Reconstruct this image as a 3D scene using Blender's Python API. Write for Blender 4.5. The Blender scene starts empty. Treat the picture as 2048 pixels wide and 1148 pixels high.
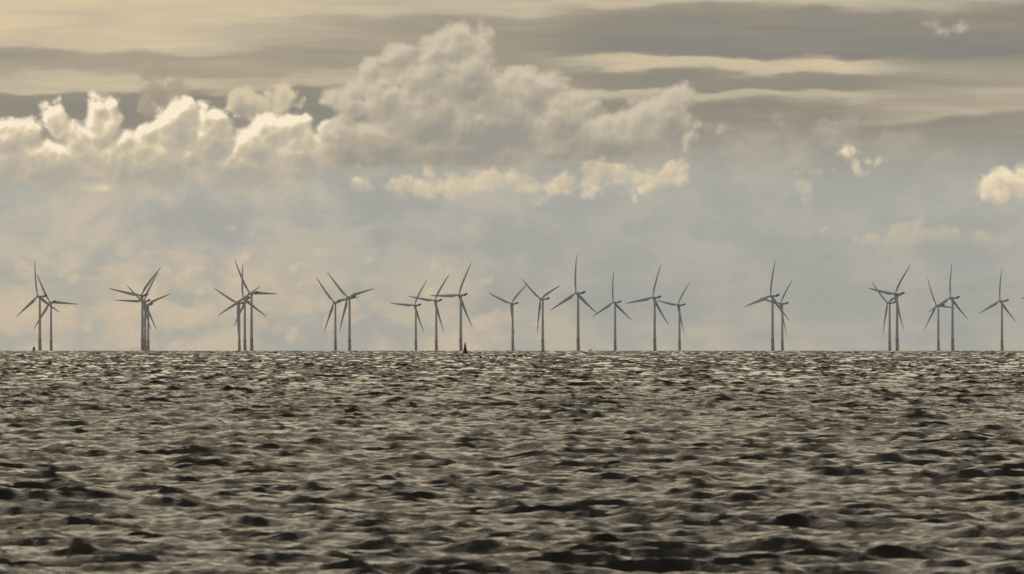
import bpy, bmesh, math, random
import numpy as np
from mathutils import Vector, Matrix

# ------------------------------------------------------------------ camera
F_PX = 11360.0           # focal length in photo pixels (photo 2048 wide)
EYE = 4.0                # camera height above the sea in metres
EARTH = 7.4e6            # effective earth radius (with refraction)
Y_LEVEL = 690.0          # photo row of the true horizontal
scene = bpy.context.scene
cam_d = bpy.data.cameras.new('camera')
cam_d.sensor_width = 36.0
cam_d.lens = 36.0 * F_PX / 2048.0
cam_d.clip_start = 0.5
cam_d.clip_end = 60000.0
cam_d.dof.use_dof = True
cam_d.dof.focus_distance = 2600.0
cam_d.dof.aperture_fstop = 4.5
cam = bpy.data.objects.new('camera', cam_d)
scene.collection.objects.link(cam)
cam.location = (0, 0, EYE)
cam.rotation_euler = (math.radians(90) + math.atan((Y_LEVEL - 574.0) / F_PX), 0, 0)
scene.camera = cam

scene.view_settings.view_transform = 'Standard'
scene.view_settings.look = 'None'
scene.view_settings.gamma = 1.0
scene.view_settings.use_curve_mapping = False
scene.view_settings.exposure = 0.0
scene.cycles.max_bounces = 6
scene.cycles.diffuse_bounces = 2
scene.cycles.glossy_bounces = 3
scene.cycles.volume_bounces = 1
scene.cycles.use_denoising = True
scene.cycles.sample_clamp_indirect = 4.0

SUN_EL, SUN_AZ = 18.0, -10.0      # degrees; azimuth to the left of the view axis


def lin(r, g, b, a=1.0):
    def f(c):
        c /= 255.0
        return c / 12.92 if c <= 0.04045 else ((c + 0.055) / 1.055) ** 2.4
    return (f(r), f(g), f(b), a)


# ------------------------------------------------------------------ node helper
class NT:
    def __init__(self, tree):
        self.t = tree

    def n(self, kind, **kw):
        nd = self.t.nodes.new(kind)
        for k, v in kw.items():
            setattr(nd, k, v)
        return nd

    def put(self, sock, val):
        if isinstance(val, bpy.types.NodeSocket):
            self.t.links.new(val, sock)
        else:
            sock.default_value = val

    def m(self, op, a, b=None, c=None, clamp=False):
        nd = self.n('ShaderNodeMath', operation=op, use_clamp=clamp)
        for i, v in enumerate((a, b, c)):
            if v is not None:
                self.put(nd.inputs[i], v)
        return nd.outputs[0]

    def v(self, op, a, b=None, c=None, scale=None):
        nd = self.n('ShaderNodeVectorMath', operation=op)
        for i, x in enumerate((a, b, c)):
            if x is not None:
                self.put(nd.inputs[i], x)
        if scale is not None:
            self.put(nd.inputs['Scale'], scale)
        return nd.outputs['Value'] if op in ('LENGTH', 'DOT_PRODUCT', 'DISTANCE') else nd.outputs[0]

    def ss(self, x, lo, hi, a=0.0, b=1.0):
        nd = self.n('ShaderNodeMapRange', interpolation_type='SMOOTHSTEP')
        for i, val in enumerate((x, lo, hi, a, b)):
            self.put(nd.inputs[i], val)
        return nd.outputs[0]

    def lr(self, x, lo, hi, a=0.0, b=1.0):
        nd = self.n('ShaderNodeMapRange')
        for i, val in enumerate((x, lo, hi, a, b)):
            self.put(nd.inputs[i], val)
        return nd.outputs[0]

    def noise(self, vec, scale, detail=4.0, rough=0.5, distort=0.0, colour=False):
        nd = self.n('ShaderNodeTexNoise', noise_dimensions='3D')
        self.put(nd.inputs['Vector'], vec)
        self.put(nd.inputs['Scale'], scale)
        nd.inputs['Detail'].default_value = detail
        nd.inputs['Roughness'].default_value = rough
        nd.inputs['Distortion'].default_value = distort
        return nd.outputs['Color' if colour else 0]

    def voro(self, vec, scale, detail=2.0, rough=0.5):
        nd = self.n('ShaderNodeTexVoronoi', voronoi_dimensions='2D', feature='F1')
        self.put(nd.inputs['Vector'], vec)
        nd.inputs['Scale'].default_value = scale
        nd.inputs['Detail'].default_value = detail
        nd.inputs['Roughness'].default_value = rough
        return nd.outputs['Distance']

    def ramp(self, x, stops):
        nd = self.n('ShaderNodeValToRGB')
        e = nd.color_ramp.elements
        while len(e) < len(stops):
            e.new(0.5)
        for el, (p, col) in zip(e, stops):
            el.position = p
            el.color = col
        self.put(nd.inputs[0], x)
        return nd.outputs[0]

    def curve(self, x, pts, lo, hi):
        """float curve; pts are (x, value) with x between lo and hi"""
        nd = self.n('ShaderNodeFloatCurve')
        cm = nd.mapping
        cv = cm.curves[0]
        q = [((px - lo) / (hi - lo), val) for px, val in pts]
        while len(cv.points) < len(q):
            cv.points.new(0.5, 0.5)
        for pt, (a, b) in zip(cv.points, sorted(q)):
            pt.location = (a, b)
            pt.handle_type = 'AUTO_CLAMPED'
        cm.extend = 'HORIZONTAL'
        cm.update()
        self.put(nd.inputs['Value'], self.lr(x, lo, hi))
        return nd.outputs[0]

    def mix(self, f, a, b):
        nd = self.n('ShaderNodeMix', data_type='RGBA')
        self.put(nd.inputs[0], f)
        self.put(nd.inputs[6], a)
        self.put(nd.inputs[7], b)
        return nd.outputs[2]

    def mixf(self, f, a, b):
        nd = self.n('ShaderNodeMix', data_type='FLOAT')
        self.put(nd.inputs[0], f)
        self.put(nd.inputs[2], a)
        self.put(nd.inputs[3], b)
        return nd.outputs[0]


# ------------------------------------------------------------------ sky
def build_world():
    w = bpy.data.worlds.new('World')
    scene.world = w
    w.use_nodes = True
    w.cycles.sampling_method = 'MANUAL'
    w.cycles.sample_map_resolution = 512
    t = w.node_tree
    t.nodes.clear()
    N = NT(t)
    tc = N.n('ShaderNodeTexCoord')
    d = tc.outputs['Generated']
    sep = N.n('ShaderNodeSeparateXYZ')
    t.links.new(d, sep.inputs[0])
    K = F_PX / 1000.0
    u = N.m('MULTIPLY', N.m('ARCTAN2', sep.outputs[0], sep.outputs[1]), K)
    vv = N.m('MULTIPLY', N.m('ARCSINE', sep.outputs[2]), K)
    cmb = N.n('ShaderNodeCombineXYZ')
    N.put(cmb.inputs[0], u)
    N.put(cmb.inputs[1], vv)
    P = cmb.outputs[0]                               # azimuth, elevation
    Q = N.v('MULTIPLY', d, (K, K, K))                # seamless direction for noise
    # ---------- shared warps
    wa = N.noise(Q, 7.0, 3.0, 0.5, colour=True)
    wa = N.v('SUBTRACT', wa, (0.5, 0.5, 0.5))
    wb = N.noise(Q, 2.2, 2.0, 0.5)                    # slow
    streak = N.noise(N.v('MULTIPLY', Q, (1.0, 1.0, 9.0)), 1.1, 5.0, 0.55)
    streak2 = N.noise(N.v('MULTIPLY', Q, (1.0, 1.0, 4.0)), 5.0, 4.0, 0.5)
    streak3 = N.noise(N.v('MULTIPLY', Q, (1.0, 1.0, 13.0)), 3.2, 6.0, 0.6, 0.5)
    patch = N.noise(N.v('MULTIPLY', Q, (1.0, 1.0, 1.7)), 6.2, 6.0, 0.6, 0.3)

    # ---------- layered sheet of cloud behind the heaps
    vw = N.m('ADD', vv, N.m('MULTIPLY', N.m('SUBTRACT', wb, 0.5), 0.07))
    vw = N.m('ADD', vw, N.m('MULTIPLY', N.m('SUBTRACT', streak2, 0.5), 0.065))
    LO, HI = -0.05, 0.75

    def prof(pts):
        return N.curve(vw, [((Y_LEVEL - y) / 1000.0, b) for y, b in pts], LO, HI)
    left = prof([(-60, .68), (-30, .78), (0, .86), (50, .82), (85, .76), (100, .44), (135, .40), (152, .62), (176, .66),
                 (190, .10), (240, .06), (300, .4), (400, .42), (460, .46), (540, .54), (620, .56), (690, .62)])
    mid = prof([(-60, .64), (-30, .70), (0, .74), (28, .66), (55, .42), (100, .38), (145, .36), (158, .60), (175, .55),
                (188, .10), (240, .08), (330, .42), (420, .32), (500, .34), (560, .42), (640, .52), (690, .60)])
    right = prof([(-60, .62), (-30, .68), (0, .72), (14, .52), (30, .22), (70, .17), (104, .16), (117, .84), (136, .72),
                  (148, .22), (170, .20), (180, .72), (194, .56), (212, .30), (250, .32), (300, .36),
                  (420, .30), (520, .28), (600, .36), (660, .46), (690, .54)])
    far = prof([(-60, .60), (-30, .64), (0, .66), (20, .48), (50, .20), (100, .20), (125, .38), (170, .46), (215, .60),
                (228, .62), (245, .32), (300, .34), (420, .34), (520, .32), (600, .36), (660, .46), (690, .54)])
    uw = N.m('ADD', u, N.m('MULTIPLY', N.m('SUBTRACT', wb, 0.5), 0.25))
    t1 = N.mixf(N.ss(uw, -0.75, -0.25), left, mid)
    t2 = N.mixf(N.ss(uw, 0.0, 0.2), t1, right)
    base = N.mixf(N.ss(uw, 0.66, 0.86), t2, far)
    base = N.m('ADD', base, N.m('MULTIPLY', N.m('SUBTRACT', streak, 0.5), 0.42))
    base = N.m('ADD', base, N.m('MULTIPLY', N.m('SUBTRACT', streak3, 0.5), N.ss(vv, 0.25, 0.5, 0.12, 0.5)))
    base = N.m('SUBTRACT', base, N.ss(vv, 3.0, 8.0, 0.0, 0.34))
    base = N.m('SUBTRACT', base, 0.05)
    lowm = N.ss(vv, 0.47, 0.30)                      # low hazy part of the sky
    pn = N.ss(patch, 0.36, 0.64)
    leftness = N.ss(u, 0.3, -0.4)
    base = N.m('ADD', base, N.m('MULTIPLY', N.m('MULTIPLY', N.m('SUBTRACT', pn, 0.5), lowm),
                                N.lr(leftness, 0, 1, 0.26, 0.50)))
    hi_col = N.ramp(base, [(0.0, lin(118, 121, 121)), (0.22, lin(136, 132, 123)), (0.42, lin(156, 149, 135)),
                           (0.62, lin(180, 171, 152)), (0.82, lin(206, 189, 158)), (1.0, lin(229, 212, 183))])
    lo_col = N.ramp(base, [(0.0, lin(150, 156, 156)), (0.3, lin(164, 167, 163)), (0.5, lin(177, 175, 165)),
                           (0.72, lin(196, 184, 166)), (1.0, lin(216, 198, 173))])
    col = sheet = N.mix(lowm, hi_col, lo_col)

    # ---------- heaps of cumulus, each a cluster of rounded lobes
    puff_v = N.v('ADD', P, N.v('SCALE', wa, scale=0.06))
    puffA = N.voro(puff_v, 15.0, 3.0, 0.48)
    puffB = N.voro(N.v('ADD', puff_v, (-0.006, 0.011, 0.0)), 15.0, 2.0, 0.48)
    fine = N.noise(Q, 34.0, 5.0, 0.6)
    relief = N.m('SUBTRACT', puffB, puffA)           # >0 where the lobe faces the light

    def field(blobs, W):
        acc = None
        for b in blobs:
            x, y, rx = b[:3]
            ry = b[3] if len(b) > 3 else rx
            cx, cy = (x - 1024) / 1000.0, (Y_LEVEL - y) / 1000.0
            ix, iy = 1000.0 / rx, 1000.0 / ry
            q = N.v('MULTIPLY_ADD', W, (ix, iy, 0), (-cx * ix, -cy * iy, 0))
            s = N.m('MULTIPLY_ADD', N.v('LENGTH', q), -min(rx, ry) / 1000.0, min(rx, ry) / 1000.0)
            acc = s if acc is None else N.m('SMOOTH_MAX', acc, s, 0.010)
        return acc

    def heap(col, blobs, warp, puff_amp, fine_amp, edge, deep, stops, bottom=None, opacity=1.0, relief_amp=1.0, fill=0.8,
             form=0.5, rim=0.6, mottle=0.5, shade=None):
        W = N.v('ADD', P, N.v('SCALE', wa, scale=warp))
        f0 = field(blobs, W)
        f1 = field(blobs, N.v('ADD', W, (-0.009, 0.016, 0.0))) if form else f0
        f = N.m('MULTIPLY_ADD', N.m('SUBTRACT', fill, puffA), puff_amp, f0)
        f = N.m('MULTIPLY_ADD', N.m('SUBTRACT', fine, 0.5), fine_amp, f)
        a = N.ss(f, 0.0, edge)
        if bottom:
            y0, y1 = bottom
            vb = N.m('MULTIPLY_ADD', N.m('SUBTRACT', patch, 0.5), 0.09, vv)
            a = N.m('MULTIPLY', a, N.ss(vb, (Y_LEVEL - y1) / 1000.0, (Y_LEVEL - y0) / 1000.0))
        a = N.m('MULTIPLY', a, opacity)
        tt = N.m('MULTIPLY_ADD', N.ss(f, deep, 0.0), rim, 0.5 - rim * 0.35)
        tt = N.m('MULTIPLY_ADD', N.m('SUBTRACT', f0, f1), form / 0.018, tt) if form else tt
        tt = N.m('MULTIPLY_ADD', relief, relief_amp, tt)
        tt = N.m('MULTIPLY_ADD', N.m('SUBTRACT', patch, 0.5), mottle, tt)
        if shade:                                    # thicker, darker towards the flat base
            y0, y1, amt = shade
            tt = N.m('SUBTRACT', tt, N.ss(vv, (Y_LEVEL - y0) / 1000.0, (Y_LEVEL - y1) / 1000.0, 0.0, amt))
        return N.mix(a, col, N.ramp(tt, stops))

    # faint far heaps low over the horizon, peach where lit and grey where not
    col = heap(col, [(275, 500, 26, 44), (530, 505, 66, 44), (570, 560, 60, 46), (220, 575, 50, 36), (100, 470, 110, 30), (790, 560, 70, 34),
                     (480, 640, 50, 30), (930, 600, 60, 40)],
               0.06, 0.06, 0.02, 0.045, 0.06,
               [(0.0, lin(160, 163, 160)), (0.5, lin(172, 171, 163)), (1.0, lin(186, 179, 165))], opacity=0.6, relief_amp=0.8, form=0,
               rim=0.3)
    col = heap(col, [(420, 498, 64, 18), (440, 545, 50, 34), (340, 565, 60, 34), (60, 550, 70, 26), (660, 535, 60, 24), (350, 640, 90, 36),
                     (700, 630, 80, 30), (560, 650, 60, 26), (880, 560, 70, 26), (120, 630, 80, 30), (960, 650, 70, 30)],
               0.08, 0.07, 0.03, 0.04, 0.05,
               [(0.0, lin(190, 178, 161)), (0.5, lin(204, 187, 164)), (1.0, lin(222, 200, 170))], opacity=0.6, relief_amp=1.2, form=0,
               rim=0.3)
    # grey heaps far back
    col = heap(col, [(325, 145, 36), (350, 180, 44), (318, 195, 46), (300, 150, 22), (340, 235, 60, 50)],
               0.03, 0.035, 0.006, 0.016, 0.05,
               [(0.0, lin(136, 131, 121)), (0.5, lin(150, 143, 130)), (1.0, lin(166, 158, 141))],
               opacity=0.85, relief_amp=0.5, form=0, rim=0.4)
    col = heap(col, [(510, 212, 50, 42), (478, 205, 28), (560, 215, 34), (575, 192, 20), (590, 210, 16)],
               0.03, 0.035, 0.006, 0.014, 0.05,
               [(0.0, lin(148, 145, 136)), (0.5, lin(168, 162, 147)), (1.0, lin(205, 192, 164))], opacity=0.95, rim=0.5)
    # broad soft banks in the right half and under the great heap
    soft = [(0.0, lin(150, 151, 146)), (0.5, lin(166, 163, 153)), (1.0, lin(192, 183, 164))]
    col = heap(col, [(1640, 275, 170, 60), (1780, 300, 150, 70), (1560, 330, 150, 60), (1900, 330, 120, 70), (1480, 300, 80, 50)],
               0.10, 0.07, 0.03, 0.10, 0.09, soft, bottom=(300, 470), opacity=0.9, relief_amp=0.5, form=0, rim=0.3, mottle=0.9)
    col = heap(col, [(1830, 478, 150, 26), (1760, 470, 70, 20), (1940, 478, 80, 24)],
               0.06, 0.05, 0.015, 0.03, 0.04,
               [(0.0, lin(176, 172, 160)), (0.6, lin(194, 185, 165)), (1.0, lin(208, 195, 170))], bottom=(470, 510), opacity=0.8,
               relief_amp=0.5, form=0)
    col = heap(col, [(900, 378, 150, 34), (1060, 380, 110, 28), (760, 365, 130, 22), (1200, 370, 90, 26)],
               0.07, 0.06, 0.02, 0.05, 0.05,
               [(0.0, lin(176, 171, 158)), (0.5, lin(194, 184, 163)), (1.0, lin(216, 200, 170))], bottom=(380, 425), opacity=0.85,
               relief_amp=0.8, form=0)
    # bright heap on the left
    bright = [(15, 280, 50, 42), (60, 272, 36), (107, 246, 34, 36), (150, 285, 46), (190, 250, 24),
              (203, 216, 15, 18), (226, 214, 19, 24), (222, 245, 28), (245, 285, 36), (292, 268, 24),
              (330, 230, 22), (366, 224, 32), (352, 262, 60), (412, 240, 24, 26), (440, 240, 26), (425, 280, 60),
              (545, 262, 44), (585, 252, 34), (612, 246, 24), (648, 262, 26), (500, 295, 80, 50),
              (110, 325, 110, 60), (300, 330, 140, 66), (470, 335, 140, 60), (600, 310, 80, 60), (10, 335, 70, 56),
              (270, 372, 170, 26), (120, 272, 34), (92, 256, 20), (184, 272, 34), (212, 264, 34), (160, 296, 50), (180, 310, 40), (380, 310, 44), (270, 320, 36), (520, 300, 36), (60, 315, 40)]
    col = heap(col, bright, 0.025, 0.034, 0.008, 0.018, 0.065,
               [(0.0, lin(163, 161, 153)), (0.3, lin(177, 171, 157)), (0.55, lin(187, 178, 160)), (0.8, lin(213, 199, 172)),
                (1.0, lin(247, 234, 208))],
               bottom=(330, 425), opacity=0.98, relief_amp=0.85, fill=0.92, form=0.42, rim=0.6, mottle=0.6, shade=(260, 350, 0.25))
    # great central heap
    great = [(908, 98, 54, 54), (962, 96, 36, 42), (880, 100, 40), (985, 120, 20, 30), (870, 140, 50), (925, 160, 82),
             (825, 158, 48), (786, 114, 44, 32), (745, 132, 22), (768, 192, 62, 58), (705, 212, 48),
             (668, 205, 24), (850, 235, 120, 90), (970, 240, 130, 100), (1055, 190, 62), (1090, 165, 30),
             (1120, 235, 90, 70), (1165, 240, 60, 40), (1250, 275, 120, 62), (1335, 235, 56, 56),
             (1374, 198, 26, 34), (1300, 228, 44, 30), (760, 285, 120, 62), (690, 290, 70, 60),
             (1372, 285, 30, 50), (860, 205, 44), (1010, 215, 40), (930, 225, 36), (1190, 275, 130, 66), (880, 290, 200, 56)]
    col = heap(col, great, 0.025, 0.034, 0.010, 0.024, 0.08,
               [(0.0, lin(141, 142, 139)), (0.3, lin(156, 152, 142)), (0.6, lin(170, 163, 149)), (1.0, lin(199, 189, 169))],
               bottom=(322, 352), opacity=0.98, relief_amp=0.75, fill=0.95, form=0.34, rim=0.5, mottle=0.5, shade=(235, 340, 0.24))
    # bright ragged shreds below it
    shred = [(0.0, lin(186, 178, 160)), (0.4, lin(206, 193, 168)), (0.8, lin(226, 209, 177)), (1.0, lin(240, 224, 193))]
    col = heap(col, [(1260, 356, 130, 34), (1350, 335, 34, 46), (1180, 366, 70, 28), (1060, 368, 120, 30), (800, 354, 110, 12), (920, 370, 140, 30), (1160, 366, 90, 30)],
               0.065, 0.036, 0.05, 0.04, 0.045, shred, opacity=0.85, relief_amp=1.0, form=0)
    # bits on the right
    col = heap(col, [(1686, 306, 32, 20), (1712, 318, 44, 18), (1738, 316, 24, 18), (2040, 335, 20, 30), (2022, 358, 30, 34), (1990, 365, 20, 32),
                     (1995, 385, 34, 32), (2070, 370, 60, 52), (1975, 392, 18, 22)],
               0.05, 0.03, 0.05, 0.03, 0.045,
               [(0.0, lin(190, 181, 162)), (0.5, lin(220, 204, 173)), (1.0, lin(242, 226, 194))], opacity=0.95)
    col = heap(col, [(1640, 350, 56, 26), (1605, 368, 34, 22), (1440, 268, 30, 12), (1850, 50, 60, 15), (1895, 58, 50, 7)],
               0.05, 0.04, 0.02, 0.035, 0.04,
               [(0.0, lin(182, 177, 162)), (0.6, lin(200, 190, 167)), (1.0, lin(214, 200, 172))], opacity=0.75, form=0)

    # ---------- thin clear gaps let the blue sky through
    sky = N.n('ShaderNodeTexSky', sky_type='NISHITA')
    sky.sun_disc = False
    sky.sun_elevation = math.radians(SUN_EL)
    sky.sun_rotation = math.radians(SUN_AZ)
    sky.air_density = 1.0
    sky.dust_density = 2.0
    bg1 = N.n('ShaderNodeBackground')
    t.links.new(sky.outputs[0], bg1.inputs[0])
    bg1.inputs[1].default_value = 0.06
    bg2 = N.n('ShaderNodeBackground')
    t.links.new(col, bg2.inputs[0])
    bg3 = N.n('ShaderNodeBackground')
    t.links.new(N.mix(N.ss(vv, -0.012, -0.03), sheet, lin(60, 54, 44)), bg3.inputs[0])
    # the heaps stand in a low band of the sky; elsewhere only the sheet is there
    inside = N.m('MULTIPLY', N.m('LESS_THAN', N.m('ABSOLUTE', u), 1.35),
                 N.m('MULTIPLY', N.m('LESS_THAN', vv, 0.78), N.m('GREATER_THAN', vv, -0.012)))
    mc = N.n('ShaderNodeMixShader')
    t.links.new(inside, mc.inputs[0])
    t.links.new(bg3.outputs[0], mc.inputs[1])
    t.links.new(bg2.outputs[0], mc.inputs[2])
    mx = N.n('ShaderNodeMixShader')
    mx.inputs[0].default_value = 0.97
    t.links.new(bg1.outputs[0], mx.inputs[1])
    t.links.new(mc.outputs[0], mx.inputs[2])
    out = N.n('ShaderNodeOutputWorld')
    t.links.new(mx.outputs[0], out.inputs[0])


build_world()

sun_d = bpy.data.lights.new('sun', 'SUN')
sun_d.energy = 0.5
sun_d.angle = math.radians(46)
sun_d.color = (1.0, 0.84, 0.60)
sun = bpy.data.objects.new('sun', sun_d)
scene.collection.objects.link(sun)
sd = Vector((math.sin(math.radians(SUN_AZ)) * math.cos(math.radians(SUN_EL)),
             math.cos(math.radians(SUN_AZ)) * math.cos(math.radians(SUN_EL)), math.sin(math.radians(SUN_EL))))
sun.rotation_euler = sd.to_track_quat('Z', 'Y').to_euler()
sun.location = (0, 0, 400)


# ------------------------------------------------------------------ materials
def material(name, rgb, rough=0.5, var=0.0, vscale=1.0, metallic=0.0, spec=0.5):
    m = bpy.data.materials.new(name)
    m.use_nodes = True
    N = NT(m.node_tree)
    b = m.node_tree.nodes['Principled BSDF']
    b.inputs['Roughness'].default_value = rough
    b.inputs['Metallic'].default_value = metallic
    b.inputs['Specular IOR Level'].default_value = spec
    if var:
        tc = N.n('ShaderNodeTexCoord')
        f = N.noise(tc.outputs['Object'], vscale, 4.0, 0.6)
        c = N.mix(N.ss(f, 0.3, 0.7), tuple(x * (1 - var) for x in rgb) + (1,), tuple(min(1, x * (1 + var)) for x in rgb) + (1,))
        m.node_tree.links.new(c, b.inputs['Base Color'])
    else:
        b.inputs['Base Color'].default_value = rgb + (1,)
    return m


M_WHITE = material('turbine_paint', (0.66, 0.70, 0.77), 0.5, 0.06, 0.15)
M_BLADE = material('blade_gelcoat', (0.64, 0.68, 0.75), 0.45, 0.05, 0.1)
M_YELLOW = material('yellow_marine_paint', (0.58, 0.53, 0.45), 0.6, 0.2, 0.4)
M_STEEL = material('grey_galvanised_steel', (0.22, 0.22, 0.22), 0.6, 0.15, 1.0)
M_GREEN = material('green_buoy_paint', (0.006, 0.045, 0.02), 0.5, 0.2, 1.5)
M_DARK = material('dark_lantern_housing', (0.02, 0.02, 0.02), 0.5, 0.1, 2.0)
M_BIRD = material('dark_plumage', (0.006, 0.005, 0.004), 0.7, 0.3, 6.0)
M_HULL = material('dark_hull_paint', (0.05, 0.035, 0.025), 0.5, 0.2, 0.7)
M_CABIN = material('brown_cabin_paint', (0.09, 0.06, 0.035), 0.5, 0.2, 0.7)
M_PALE = material('pale_hull_paint', (0.5, 0.48, 0.42), 0.5, 0.1, 0.7)
M_GLASS = material('dark_window_glass', (0.02, 0.025, 0.03), 0.1)


def water_material():
    m = bpy.data.materials.new('sea_water')
    m.use_nodes = True
    N = NT(m.node_tree)
    b = m.node_tree.nodes['Principled BSDF']
    tc = N.n('ShaderNodeTexCoord')
    p = tc.outputs['Object']
    b.inputs['IOR'].default_value = 1.333
    b.distribution = 'GGX'
    b.inputs['Roughness'].default_value = 0.2
    silt = N.noise(p, 0.02, 3.0, 0.5)
    m.node_tree.links.new(N.mix(N.ss(silt, 0.3, 0.7), (0.006, 0.0052, 0.004, 1), (0.011, 0.0095, 0.007, 1)), b.inputs['Base Color'])
    # ripples carried by the waves, too fine for the mesh
    p1 = N.v('MULTIPLY', p, (0.5, 1.25, 1.0))
    r1 = N.noise(p1, 1.6, 4.0, 0.55, 0.4)
    r2 = N.noise(N.v('MULTIPLY', p, (0.75, 1.4, 1.0)), 7.0, 4.0, 0.55, 0.3)
    bp = N.n('ShaderNodeBump')
    bp.inputs['Strength'].default_value = 1.0
    bp.inputs['Distance'].default_value = 1.0
    r3 = N.noise(N.v('MULTIPLY', p, (0.7, 1.3, 1.0)), 24.0, 3.0, 0.5)
    hgt = N.m('ADD', N.m('MULTIPLY', r1, 0.26), N.m('MULTIPLY_ADD', r3, 0.016, N.m('MULTIPLY', r2, 0.10)))
    gust = N.noise(N.v('MULTIPLY', p, (1.0, 0.45, 1.0)), 0.045, 3.0, 0.55)
    hgt = N.m('MULTIPLY', hgt, N.ss(gust, 0.34, 0.66, 0.45, 1.5))
    m.node_tree.links.new(hgt, bp.inputs['Height'])
    m.node_tree.links.new(bp.outputs[0], b.inputs['Normal'])
    return m


M_SEA = water_material()


def tag(o, label=None, cat=None, group=None, kind=None):
    if label:
        o['label'] = label
    if cat:
        o['category'] = cat
    if group:
        o['group'] = group
    if kind:
        o['kind'] = kind
    return o


def drop(r):
    return r * r / (2 * EARTH)


# ------------------------------------------------------------------ sea
def spectrum_tile(n, size, seed, lam_lo, lam_hi, lam_peak, wind, spread):
    rng = np.random.default_rng(seed)
    k1 = 2 * np.pi * np.fft.fftfreq(n, size / n)
    kx, ky = np.meshgrid(k1, k1, indexing='ij')
    k = np.hypot(kx, ky)
    k[0, 0] = 1.0
    kp = 2 * np.pi / lam_peak
    dirn = np.abs((kx * math.sin(wind) + ky * math.cos(wind)) / k)
    s = np.exp(-1.25 * (kp / k) ** 2) / k ** 4 * (dirn ** spread + 0.02)
    s[(k < 2 * np.pi / lam_hi) | (k >= 2 * np.pi / lam_lo)] = 0
    s[0, 0] = 0
    dk = 2 * np.pi / size
    amp = np.sqrt(s) * dk
    h = amp * (rng.normal(size=k.shape) + 1j * rng.normal(size=k.shape))
    z = np.fft.ifft2(h).real * n * n
    dx = np.fft.ifft2(1j * kx / k * h).real * n * n
    dy = np.fft.ifft2(1j * ky / k * h).real * n * n
    return np.stack([dx, dy, z]).astype(np.float32), size


def sample(tile, x, y, rot):
    arr, size = tile
    n = arr.shape[1]
    c, s = math.cos(rot), math.sin(rot)
    a = ((c * x + s * y) / size * n) % n
    b = ((-s * x + c * y) / size * n) % n
    i0 = a.astype(np.int32) % n
    j0 = b.astype(np.int32) % n
    fa = (a - np.floor(a)).astype(np.float32)
    fb = (b - np.floor(b)).astype(np.float32)
    i1, j1 = (i0 + 1) % n, (j0 + 1) % n
    o = []
    for q in range(3):
        t = arr[q]
        o.append((t[i0, j0] * (1 - fa) + t[i1, j0] * fa) * (1 - fb) + (t[i0, j1] * (1 - fa) + t[i1, j1] * fa) * fb)
    return c * o[0] - s * o[1], s * o[0] + c * o[1], o[2]


HS = 0.305          # significant wave height of the chop


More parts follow.
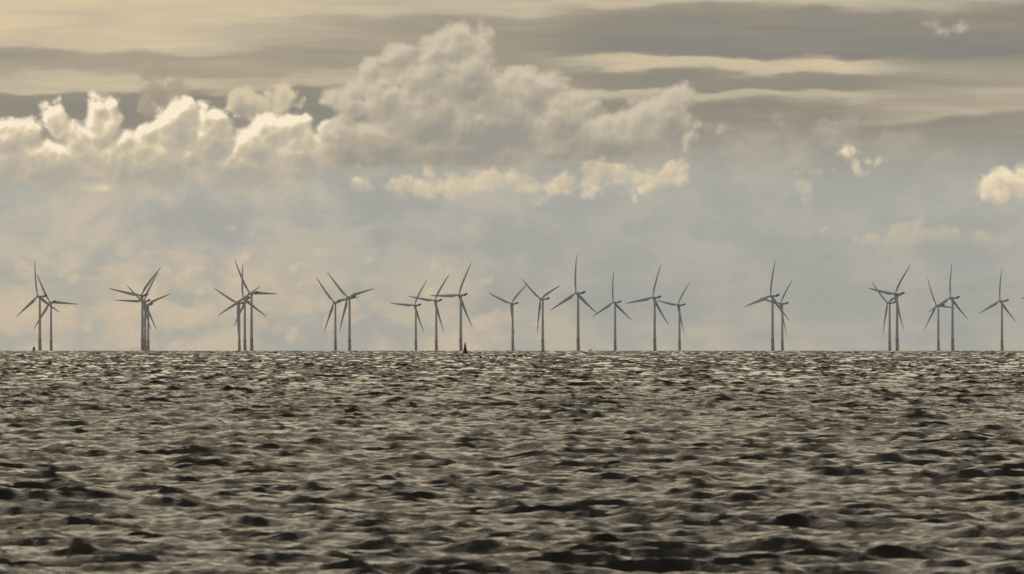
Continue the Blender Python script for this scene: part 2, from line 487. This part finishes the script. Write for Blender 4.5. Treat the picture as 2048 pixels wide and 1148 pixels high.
def build_sea():
    rows = [0.6]
    hollow = []
    while rows[-1] < 350:
        r = rows[-1]
        k = 0.06 if r < 86 else 0.0017 if r < 300 else 0.0014
        rows.append(r + max(r * k, 0.10 if r >= 86 else 0.4))
    while rows[-1] < 8800:                # farther out only every few waves is drawn in full: their crests hide the rest
        r = rows[-1]
        g = min(0.016 * r, 0.6 + (r - 350) * 0.02)
        hollow.append(len(rows))          # one row in the trough between two drawn crests
        rows += [r + 0.4 * g] + [r + g + 0.45 * i for i in range(10)]
    while rows[-1] < 14000:
        rows.append(rows[-1] * 1.02)
    rows = np.array(rows)
    half = math.radians(6.0)
    inner = np.linspace(-half, half, 445)
    outer = half * np.exp(np.linspace(0, math.log(math.pi / half), 30)[1:])
    cols = np.concatenate([-outer[::-1], inner, outer])[:-1]
    R, A = np.meshgrid(rows, cols, indexing='ij')
    x = (R * np.sin(A)).ravel()
    y = (R * np.cos(A)).ravel()
    z = -drop(R.ravel())
    base_wind = math.radians(9)
    specs = [(512, 173.0, 19, 2.6, 60.0, 0.21, 14), (512, 47.0, 23, 0.75, 2.6, -0.33, 12), (512, 13.7, 31, 0.16, 0.75, 0.52, 8)]
    tiles = []
    for n, size, seed, lo, hi, rot, sp in specs:
        tiles.append((spectrum_tile(n, size, seed, lo, hi, 6.5, base_wind + rot, sp), rot))
    var = sum(t[0][0][2].var() for t in tiles)
    gain = (HS / 4) / math.sqrt(var)
    hx = np.zeros_like(x)
    hy = np.zeros_like(x)
    hz = np.zeros_like(x)
    boost = (0.75, 2.1, 1.9)
    for (t, rot), bo in zip(tiles, boost):
        ax, ay, az = sample(t, x, y, rot)
        hx += ax * bo
        hy += ay * bo
        hz += az * bo
    calm = np.clip((R.ravel() - 3) / 20, 0, 1)
    CHOP = 0.8
    lod = 1.0 + 0.6 * np.clip((R - 150) / 900, 0, 1) ** 0.6     # far waves heightened to darken water that coarse rows leave too bright
    hzr = hz.reshape(R.shape) * lod
    hzr[hollow] = 0.35 * hzr[hollow] - 1.35 * hzr.std()
    hz = hzr.ravel()
    co = np.stack([x + CHOP * gain * hx * calm, y + CHOP * gain * hy * calm, z + gain * hz * calm], 1).astype(np.float32)
    nr, nc = R.shape
    idx = np.arange(nr * nc, dtype=np.int32).reshape(nr, nc)
    nxt = np.roll(idx, -1, axis=1)
    quads = np.stack([idx[:-1], idx[1:], nxt[1:], nxt[:-1]], -1).reshape(-1, 4)[:, ::-1]
    # close the small hole beneath the camera
    me = bpy.data.meshes.new('sea')
    nq = len(quads)
    me.vertices.add(len(co))
    me.vertices.foreach_set('co', co.ravel())
    hole = idx[0]
    me.loops.add(nq * 4 + nc)
    me.loops.foreach_set('vertex_index', np.concatenate([quads.ravel(), hole[::-1]]).astype(np.int32))
    me.polygons.add(nq + 1)
    me.polygons.foreach_set('loop_start', np.concatenate([np.arange(nq, dtype=np.int32) * 4, [nq * 4]]).astype(np.int32))
    me.update(calc_edges=True)
    me.validate()
    me.polygons.foreach_set('use_smooth', np.ones(len(me.polygons), dtype=bool))
    me.materials.append(M_SEA)
    o = bpy.data.objects.new('sea', me)
    scene.collection.objects.link(o)
    tag(o, 'choppy dark brown grey sea reaching to the horizon', 'sea', kind='structure')
    print('sea', len(co), 'verts; normal up', me.polygons[nq // 2].normal.z)
    return o


build_sea()


# ------------------------------------------------------------------ mesh helpers
def mesh_obj(name, verts, faces, mat, parent=None, smooth=True):
    me = bpy.data.meshes.new(name)
    me.from_pydata([tuple(v) for v in verts], [], faces)
    bm = bmesh.new()
    bm.from_mesh(me)
    bmesh.ops.recalc_face_normals(bm, faces=bm.faces)
    bm.to_mesh(me)
    bm.free()
    for p in me.polygons:
        p.use_smooth = smooth
    me.materials.append(mat)
    o = bpy.data.objects.new(name, me)
    scene.collection.objects.link(o)
    if parent:
        o.parent = parent
    return o


def loft(sections):
    """sections: equally long rings of points -> verts, faces with capped ends"""
    verts, faces = [], []
    n = len(sections[0])
    for s in sections:
        verts += list(s)
    for i in range(len(sections) - 1):
        for j in range(n):
            a, b = i * n + j, i * n + (j + 1) % n
            faces.append((a, b, b + n, a + n))
    faces.append(tuple(range(n - 1, -1, -1)))
    e = (len(sections) - 1) * n
    faces.append(tuple(range(e, e + n)))
    return verts, faces


def ring(c, r, n=20, ry=None, axis='z'):
    ry = r if ry is None else ry
    out = []
    for i in range(n):
        a = 2 * math.pi * i / n
        p, q = r * math.cos(a), ry * math.sin(a)
        out.append(Vector(c) + (Vector((p, q, 0)) if axis == 'z' else Vector((p, 0, q)) if axis == 'y' else Vector((0, p, q))))
    return out


def tube(a, b, r, n=8):
    a, b = Vector(a), Vector(b)
    d = (b - a).normalized()
    u = d.orthogonal().normalized()
    v = d.cross(u)
    return loft([[p + r * (math.cos(2 * math.pi * i / n) * u + math.sin(2 * math.pi * i / n) * v) for i in range(n)] for p in (a, b)])


def join(parts):
    V, Fc = [], []
    for v, f in parts:
        o = len(V)
        V += list(v)
        Fc += [tuple(i + o for i in q) for q in f]
    return V, Fc


def rbox(c, s, taper=1.0):
    """box with its long edges cut off: centre, size; ring in the xz plane swept along y"""
    cx, cy, cz = c
    hx, hy, hz = s[0] / 2, s[1] / 2, s[2] / 2
    k = 0.22
    prof = [(-hx, -hz * (1 - k)), (-hx * (1 - k), -hz), (hx * (1 - k), -hz), (hx, -hz * (1 - k)), (hx, hz * (1 - k)), (hx * (1 - k), hz),
            (-hx * (1 - k), hz), (-hx, hz * (1 - k))]
    secs = []
    for yy, sc in ((-hy, 0.9 * taper), (-hy * 0.9, taper), (hy * 0.9, 1.0), (hy, 0.9)):
        secs.append([Vector((cx + a * sc, cy + yy, cz + b * sc)) for a, b in prof])
    return loft(secs)


# ------------------------------------------------------------------ wind turbines
HUB_Z, ROTOR_R, OVERHANG = 80.0, 53.5, 4.4
MESH = {}


def turbine_meshes():
    # turbine space: rotor axis (upwind) is +Y, tower at the origin
    # foundation: monopile and yellow transition piece
    v, f = loft([ring((0, 0, z), r) for z, r in ((-6, 2.1), (0, 2.1), (2, 2.1), (2.3, 2.16), (15.4, 2.16), (15.6, 2.14), (16.2, 2.13))])
    MESH['foundation'] = (v, f, M_YELLOW)
    ps = [loft([ring((0, 0, z), r) for z, r in ((14.9, 2.3), (15.0, 3.0), (15.15, 3.0), (15.2, 2.3))])]
    for i in range(16):
        a = 2 * math.pi * i / 16
        p = (2.95 * math.cos(a), 2.95 * math.sin(a))
        ps.append(tube((*p, 15.2), (*p, 16.4), 0.05, 5))
        b = 2 * math.pi * (i + 1) / 16
        q = (2.95 * math.cos(b), 2.95 * math.sin(b))
        for z in (15.8, 16.4):
            ps.append(tube((*p, z), (*q, z), 0.045, 5))
    MESH['platform'] = (*join(ps), M_STEEL)
    ls = []
    for sx in (-0.9, 0.9):
        ls.append(tube((sx, -3.2, -2), (sx, -3.2, 9), 0.22, 8))
        for z in (1.0, 8.5):
            ls.append(tube((sx, -3.2, z), (sx * 0.9, -2.4, z), 0.16, 6))
    for i in range(26):
        ls.append(tube((-0.3, -2.9, 0.5 * i), (0.3, -2.9, 0.5 * i), 0.03, 5))
    for sx in (-0.3, 0.3):
        ls.append(tube((sx, -2.9, -1), (sx, -2.9, 15), 0.05, 5))
    MESH['boat_landing'] = (*join(ls), M_YELLOW)
    # tower
    secs = [ring((0, 0, 16.2 + (77.6 - 16.2) * k), 2.12 + (1.4 - 2.12) * k, 24) for k in (0, 0.33, 0.335, 0.66, 0.665, 1.0)]
    MESH['tower'] = (*loft(secs), M_WHITE)
    d = [loft([[Vector((-0.45 + dx, -2.2 + dy, z)) for dx, dy in ((0, 0), (0.9, 0), (0.9, 0.3), (0, 0.3))] for z in (16.4, 18.6)])]
    MESH['door'] = (*join(d), M_STEEL)
    # nacelle: rounded box narrowing to the yaw ring
    prof = [(-1.9, 0.25), (-1.9, 0.8), (-1.5, 1.2), (1.5, 1.2), (1.9, 0.8), (1.9, 0.25), (1.9, -0.9), (1.4, -1.6), (-1.4, -1.6), (-1.9, -0.9)]
    secs = []
    for y, s, dz in ((3.0, 0.72, 0.0), (2.4, 0.92, 0), (0.0, 1.0, 0), (-6.5, 1.0, 0.05), (-8.6, 0.93, 0.1), (-9.2, 0.78, 0.15)):
        secs.append([Vector((a * s, y, HUB_Z + b * s + dz)) for a, b in prof])
    nac = [loft(secs), loft([ring((0, 0, z), r, 24) for z, r in ((77.4, 1.62), (77.6, 1.9), (78.5, 1.9))])]
    MESH['nacelle'] = (*join(nac), M_WHITE)
    # hoisting platform with its upright rear screen
    hp = [rbox((0, -10.3, HUB_Z + 0.35), (3.6, 4.4, 0.5)),
          loft([[Vector((sx, y, z)) for sx, z in ((-1.9, HUB_Z + 0.2), (1.9, HUB_Z + 0.2), (2.0, HUB_Z + 2.7), (-2.0, HUB_Z + 2.7))] for y in (-12.5, -12.2)])]
    for sx in (-1.8, 1.8):
        hp.append(loft([[Vector((sx + e, y, z)) for y, z in ((-12.3, HUB_Z + 0.4), (-9.0, HUB_Z + 0.4), (-9.4, HUB_Z + 1.5), (-12.3, HUB_Z + 2.6))] for e in (-0.06, 0.06)]))
    MESH['hoist_platform'] = (*join(hp), M_STEEL)
    mv = [tube((0.8, -8.2, HUB_Z + 1.2), (0.8, -8.2, HUB_Z + 3.6), 0.06, 6), tube((0.3, -8.2, HUB_Z + 3.3), (1.3, -8.2, HUB_Z + 3.3), 0.05, 6)]
    MESH['wind_vane'] = (*join(mv), M_STEEL)
    # hub and spinner
    prof = [(2.9, 1.45), (3.2, 1.65), (4.0, 1.75), (5.2, 1.7), (6.2, 1.35), (6.9, 0.85), (7.3, 0.3)]
    MESH['hub'] = (*loft([ring((0, y, HUB_Z), r, 20, axis='y') for y, r in prof]), M_WHITE)
    # blade along +Z from the rotor centre
    secs = []
    for s in (0.02, 0.05, 0.09, 0.13, 0.17, 0.21, 0.26, 0.33, 0.42, 0.52, 0.63, 0.74, 0.84, 0.92, 0.97, 0.99, 1.0):
        z = s * ROTOR_R
        if s < 0.2:
            e = max(0.0, min(1.0, (s - 0.05) / 0.15))
            chord = 2.0 + (4.7 - 2.0) * e
            thick = 2.0 + (1.5 - 2.0) * e
        else:
            e = (s - 0.2) / 0.8
            chord = 4.7 * (1 - e) ** 0.85 + 0.8 * e
            thick = 1.5 * (1 - e) ** 1.4 + 0.12 * e
        if s > 0.95:
            chord *= (1.0, 0.75, 0.25)[(0.97, 0.99, 1.0).index(s)]
        tw = math.radians(13 * (1 - min(1, s * 1.5)) + 2)
        bend = 6.4 * s - 5.0 * s * s            # coned upwind, tips pressed back by the wind
        pts = []
        for j in range(12):
            a = 2 * math.pi * j / 12
            xc = math.cos(a) * 0.5
            yt = math.sin(a) * 0.5
            sharp = 1.0 if s < 0.1 else (0.35 + 0.65 * min(1.0, (0.5 + xc) * 1.6))
            px = (xc + (0.0 if s < 0.1 else -0.18 * min(1, (s - 0.1) / 0.1))) * chord
            py = yt * thick * sharp
            pts.append(Vector((px * math.cos(tw) - py * math.sin(tw), bend + px * math.sin(tw) + py * math.cos(tw), z)))
        secs.append(pts)
    MESH['blade'] = (*loft(secs), M_BLADE)


turbine_meshes()
PROTO = {}


def linked(name, parent, loc=None, rot=None):
    if name not in PROTO:
        v, f, mat = MESH[name]
        o = mesh_obj(name, v, f, mat, parent)
        o.data.set_sharp_from_angle(angle=math.radians(40))
        PROTO[name] = o.data
    else:
        o = bpy.data.objects.new(name, PROTO[name])
        scene.collection.objects.link(o)
        o.parent = parent
    if loc:
        o.location = loc
    if rot:
        o.rotation_euler = rot
    return o


def turbine(tower_px, hub_py, blade_deg, squash, label):
    """distance follows from the usual 80 m hub height above the curved sea"""
    b = (Y_LEVEL - hub_py) / F_PX
    a = 1 / (2 * EARTH)
    dist = (-b + math.sqrt(b * b + 4 * a * (HUB_Z - EYE))) / (2 * a)
    root = bpy.data.objects.new('wind_turbine', None)
    scene.collection.objects.link(root)
    root.location = ((tower_px - 1024) / F_PX * dist, dist, -drop(dist))
    yaw = math.acos(squash)
    root.rotation_euler = (0, 0, yaw)            # rotor turned away to the left of the view
    tag(root, label, 'wind turbine', 'wind turbines of the offshore farm')
    fo = linked('foundation', root)
    linked('platform', fo)
    linked('boat_landing', fo)
    tw = linked('tower', root)
    linked('door', tw)
    na = linked('nacelle', root)
    linked('hoist_platform', na)
    linked('wind_vane', na)
    linked('hub', root)
    for k in range(3):
        linked('blade', root, (0, OVERHANG, HUB_Z), (0, math.radians(blade_deg + 120 * k), 0))
    return root


TURBINES = [
    (79.7, 592.8, 115.5, 0.62, 'leftmost wind turbine, one blade straight up, next to the tiny boat'),
    (102.2, 604.4, 93.5, 0.83, 'smaller turbine just right of the leftmost one, blade pointing level right'),
    (284.9, 590.5, 40.5, 0.82, 'tallest and leftmost tower of the tight cluster left of centre, blade pointing upper right'),
    (290.5, 601.8, 31.5, 0.81, 'middle tower of the tight three-turbine cluster, one blade level to the left'),
    (296.5, 609.2, 69.5, 0.80, 'shortest tower of the tight cluster, on its right, pale hub, blade rising right'),
    (503.2, 586.3, 91.0, 0.72, 'tallest right-hand tower of the second cluster, one blade level to the right'),
    (489.7, 597.0, 1.0, 0.77, 'middle tower of the second cluster, one blade straight up and two spread down'),
    (478.7, 606.6, 58.5, 0.80, 'shortest left tower of the second cluster, one blade hanging straight down'),
    (670.8, 604.5, 80.5, 0.80, 'smaller left turbine of the pair at left centre, blade leaning upper left'),
    (699.1, 594.8, 75.5, 0.77, 'taller right turbine of the pair at left centre, blade raised to the right'),
    (831.7, 610.4, 34.0, 0.76, 'smallest and leftmost of the three turbines left of the green buoy'),
    (872.6, 601.1, 37.5, 0.76, 'middle of the three turbines left of the green buoy'),
    (921.6, 590.1, 29.0, 0.74, 'tall turbine directly behind the green buoy'),
    (1025.4, 607.2, 50.0, 0.73, 'lone small turbine right of the buoy, blades forming a Y'),
    (1085.5, 598.0, 66.5, 0.66, 'turbine left of the tallest, two blades raised in a V, third hanging down'),
    (1156.3, 586.1, 3.5, 0.72, 'tallest turbine near the middle, one blade straight up, two spread like legs'),
    (1230.2, 604.6, 3.0, 0.72, 'small turbine right of the tallest, one blade straight up'),
    (1309.4, 595.0, 20.5, 0.75, 'taller of the pair right of centre, top blade leaning slightly right'),
    (1359.0, 610.0, 39.0, 0.71, 'shorter of the pair right of centre, blade rising to the upper right'),
    (1545.2, 591.7, 12.5, 0.76, 'taller left turbine of the isolated overlapping pair at right'),
    (1564.6, 607.2, 40.5, 0.68, 'shorter right turbine of the isolated overlapping pair at right'),
    (1779.3, 605.4, 71.0, 0.67, 'smaller turbine left and behind in the close pair near the right side'),
    (1794.2, 587.9, 39.0, 0.74, 'tall turbine in the close pair near the right side, blade high to the right'),
    (1876.7, 610.6, 95.5, 0.70, 'small turbine third from the right edge, one blade level to the right'),
    (1905.1, 595.6, 6.5, 0.70, 'second full turbine from the right edge, top blade nearly upright'),
    (2003.9, 601.8, 8.0, 0.70, 'last full turbine on the right, standing alone'),
    (2094.5, 600.0, 33.0, 0.74, 'turbine cut off by the right edge, only a blade tip showing'),
]
for spec in TURBINES:
    turbine(*spec)


# ------------------------------------------------------------------ buoy
def at(px, py, dist):
    return Vector(((px - 1024) / F_PX * dist, dist, EYE + (Y_LEVEL - py) / F_PX * dist))


def buoy():
    dist = 3000.0
    root = bpy.data.objects.new('navigation_buoy', None)
    scene.collection.objects.link(root)
    root.location = ((930.5 - 1024) / F_PX * dist, dist, -drop(dist))
    root.rotation_euler = (0, math.radians(-1.0), 0.4)
    tag(root, 'dark green conical navigation buoy floating in front of the turbines', 'buoy')
    v, f = loft([ring((0, 0, z), r, 24) for z, r in ((-0.9, 0.9), (-0.7, 1.25), (0.55, 1.35), (0.75, 1.2))])
    mesh_obj('float_body', v, f, M_GREEN, root)
    v, f = loft([ring((0, 0, z), r, 24) for z, r in ((0.75, 1.12), (0.85, 1.14), (2.6, 0.78), (2.66, 0.80), (2.72, 0.77), (5.0, 0.38), (5.05, 0.46), (5.15, 0.46))])
    cone = mesh_obj('cone_tower', v, f, M_GREEN, root)
    parts = [tube((0.55 * math.cos(a), 0.55 * math.sin(a), 0.8), (0.3 * math.cos(a), 0.3 * math.sin(a), 5.1), 0.05, 6) for a in (0.5, 2.6, 4.7)]
    v, f = loft([ring((0, 0, z), r, 14) for z, r in ((5.15, 0.22), (5.2, 0.3), (5.8, 0.3), (5.95, 0.18), (6.0, 0.1))])
    mesh_obj('lantern', v, f, M_DARK, root)
    v, f = loft([ring((0, 0, z), r, 8) for z, r in ((6.0, 0.05), (6.9, 0.035))])
    mesh_obj('aerial', v, f, M_STEEL, root)
    v, f = join([tube((0.55 * math.cos(a), 0.55 * math.sin(a), 0.72), (0.55 * math.cos(a) + 0.6 * math.cos(a), 1.15 * math.sin(a), 0.95), 0.06, 6) for a in (0.2, 1.8, 3.3, 4.9)])
    mesh_obj('lifting_eye', v, f, M_STEEL, root)


buoy()


# ------------------------------------------------------------------ boats
def boat(name, label, px, dist, heading, hull_m, cabin_m, scale):
    root = bpy.data.objects.new(name, None)
    scene.collection.objects.link(root)
    root.location = ((px - 1024) / F_PX * dist, dist, -drop(dist))
    root.rotation_euler = (0, 0, heading)
    root.scale = (scale,) * 3
    tag(root, label, 'boat')
    secs = []
    for y, w, top, keel in ((-6.0, 1.9, 1.7, -0.4), (-4, 2.1, 1.7, -0.7), (0, 2.2, 1.8, -0.8), (3.5, 1.8, 2.1, -0.7), (5.6, 0.9, 2.5, -0.3), (6.8, 0.12, 2.8, 0.8)):
        secs.append([Vector(p) for p in ((0, y, keel), (w * 0.7, y, keel + 0.35), (w, y, top * 0.6), (w * 1.03, y, top), (w * 0.8, y, top + 0.02),
                                         (-w * 0.8, y, top + 0.02), (-w * 1.03, y, top), (-w, y, top * 0.6), (-w * 0.7, y, keel + 0.35))])
    mesh_obj('hull', *loft(secs), hull_m, root, smooth=False)
    cab = mesh_obj('cabin', *join([rbox((0, 0.6, 2.9), (3.2, 5.0, 2.3)), rbox((0, 0.9, 4.75), (2.7, 3.2, 1.5)), rbox((0, 0.9, 5.6), (3.0, 3.6, 0.2))]), cabin_m, root, smooth=False)
    for sx in (-0.62, 0.62):
        mesh_obj('window', *rbox((sx, -0.75, 4.85), (0.95, 0.12, 0.75)), M_GLASS, cab, smooth=False)
    mesh_obj('mast', *join([tube((0, 0.2, 5.6), (0, 0.2, 9.2), 0.09, 6), tube((-0.8, 0.2, 7.6), (0.8, 0.2, 7.6), 0.06, 6)]), M_STEEL, root)


boat('work_boat', 'tiny dark work boat with thin mast on the horizon at far left', 67.8, 8000, math.radians(6), M_HULL, M_CABIN, 1.0)
boat('small_boat', 'faint pale speck of a boat right of the tallest turbine', 1182.0, 9800, math.radians(70), M_PALE, M_PALE, 0.6)


# ------------------------------------------------------------------ birds
def seabird(px, py, dist, span, heading, up, fold, roll, label, group, climb=0.0):
    """up: wing root angle, fold: extra angle of the outer wing (degrees)"""
    p = at(px, py, dist)
    secs = []
    for y, r, dz in ((-0.36, 0.015, 0.02), (-0.28, 0.05, 0.01), (-0.12, 0.095, 0), (0.06, 0.11, 0), (0.2, 0.075, 0.01), (0.30, 0.045, 0.03),
                     (0.42, 0.038, 0.045), (0.48, 0.05, 0.05), (0.54, 0.035, 0.05), (0.58, 0.014, 0.045), (0.66, 0.006, 0.04)):
        secs.append(ring((0, y, dz), r, 10, r * 0.9, axis='y'))
    parts = [loft(secs)]
    tail = loft([[Vector((x, y, 0.02 + e)) for x, y in ((-0.03, -0.3), (0.03, -0.3), (0.09, -0.52), (-0.09, -0.52))] for e in (-0.01, 0.01)])
    parts.append(tail)
    for s in (-1, 1):
        ws = []
        hs = span / 2
        x, z = 0.03, 0.04
        for k, (seg, ch, yo) in enumerate(((0.0, 0.30, 0.06), (0.2, 0.32, 0.08), (0.28, 0.28, 0.10), (0.3, 0.20, 0.04), (0.2, 0.06, -0.05))):
            ang = math.radians(up + (fold if k >= 3 else 0))
            x += seg * hs * math.cos(ang)
            z += seg * hs * math.sin(ang)
            t = 0.025 * (1 - k * 0.18)
            ws.append([Vector((s * x, yo + ch * a, z + t * b)) for a, b in ((0.5, 0), (0.25, 1), (-0.2, 0.8), (-0.5, 0), (-0.2, -0.4), (0.25, -0.6))])
        parts.append(loft(ws))
    V, Fc = join(parts)
    o = mesh_obj('seabird', V, Fc, M_BIRD)
    o.location = p
    o.rotation_euler = (math.radians(climb), math.radians(roll), math.radians(heading))
    tag(o, label, 'bird', group)


FLOCK = [
    (905.5, 712.5, 1.0, 80, 20, -20, 0, 'small dark bird at the left end of the low-flying line'),
    (914.0, 712.0, 1.5, 25, 8, -5, 42, 'dark bird left of the buoy, wings slanting down to the right'),
    (926.0, 712.5, 1.4, 30, 10, -20, 40, 'dark bird just below the buoy base on its left'),
    (939.0, 711.0, 1.4, 25, 5, -5, 55, 'dark bird just right of the buoy base, wings steeply tilted'),
    (961.0, 713.5, 1.5, 70, 12, -30, 5, 'first dark bird right of the buoy, flying level'),
    (977.0, 715.0, 1.3, 80, 8, -20, -5, 'second dark bird right of the buoy, thin and level'),
    (992.0, 714.0, 1.3, 40, 55, -115, 0, 'dark bird with drooping wings, third right of the buoy'),
    (1014.5, 713.0, 1.5, 60, 15, -45, 8, 'dark bird between the buoy and the Y-shaped turbine, left of its foot'),
    (1028.0, 711.5, 1.1, 70, 18, -25, -10, 'small faint bird at the foot of the Y-shaped turbine'),
    (1041.0, 713.0, 1.6, 30, 28, -85, -25, 'dark bird with arched wings right of the Y-shaped turbine'),
    (1052.0, 713.0, 1.1, 75, 10, -15, 0, 'last small dark bird at the right end of the low-flying line'),
]
for px, py, sp, hd, up, fold, roll, lab in FLOCK:
    seabird(px, py, 980.0 + (px * 7) % 60, sp, hd, up, fold, roll, lab, 'seabirds flying low over the water', 38)
for px, py, lab in ((271.0, 671.5, 'tiny distant bird in the sky left of the tight cluster'),
                    (303.0, 666.5, 'tiny distant bird in the sky right of the tight cluster'),
                    (1673.0, 637.5, 'tiny distant bird in open sky between the right-hand pairs')):
    seabird(px, py, 3600.0, 1.1, 50, 25, -40, 5, lab, 'distant birds in the sky')


# ------------------------------------------------------------------ haze
def haze():
    bm = bmesh.new()
    bmesh.ops.create_cube(bm, size=1.0)
    bmesh.ops.scale(bm, vec=(30000, 30000, 156), verts=bm.verts)
    bmesh.ops.translate(bm, vec=(0, 0, 62), verts=bm.verts)
    me = bpy.data.meshes.new('haze')
    bm.to_mesh(me)
    bm.free()
    m = bpy.data.materials.new('sea_haze')
    m.use_nodes = True
    t = m.node_tree
    t.nodes.clear()
    pv = t.nodes.new('ShaderNodeVolumePrincipled')
    pv.inputs['Color'].default_value = (0.82, 0.88, 0.98, 1)
    pv.inputs['Density'].default_value = HAZE
    pv.inputs['Anisotropy'].default_value = 0.2
    out = t.nodes.new('ShaderNodeOutputMaterial')
    t.links.new(pv.outputs[0], out.inputs['Volume'])
    me.materials.append(m)
    o = bpy.data.objects.new('haze', me)
    scene.collection.objects.link(o)
    tag(o, 'thin sea haze filling the air', 'haze', kind='stuff')


HAZE = 1.1e-5
haze()
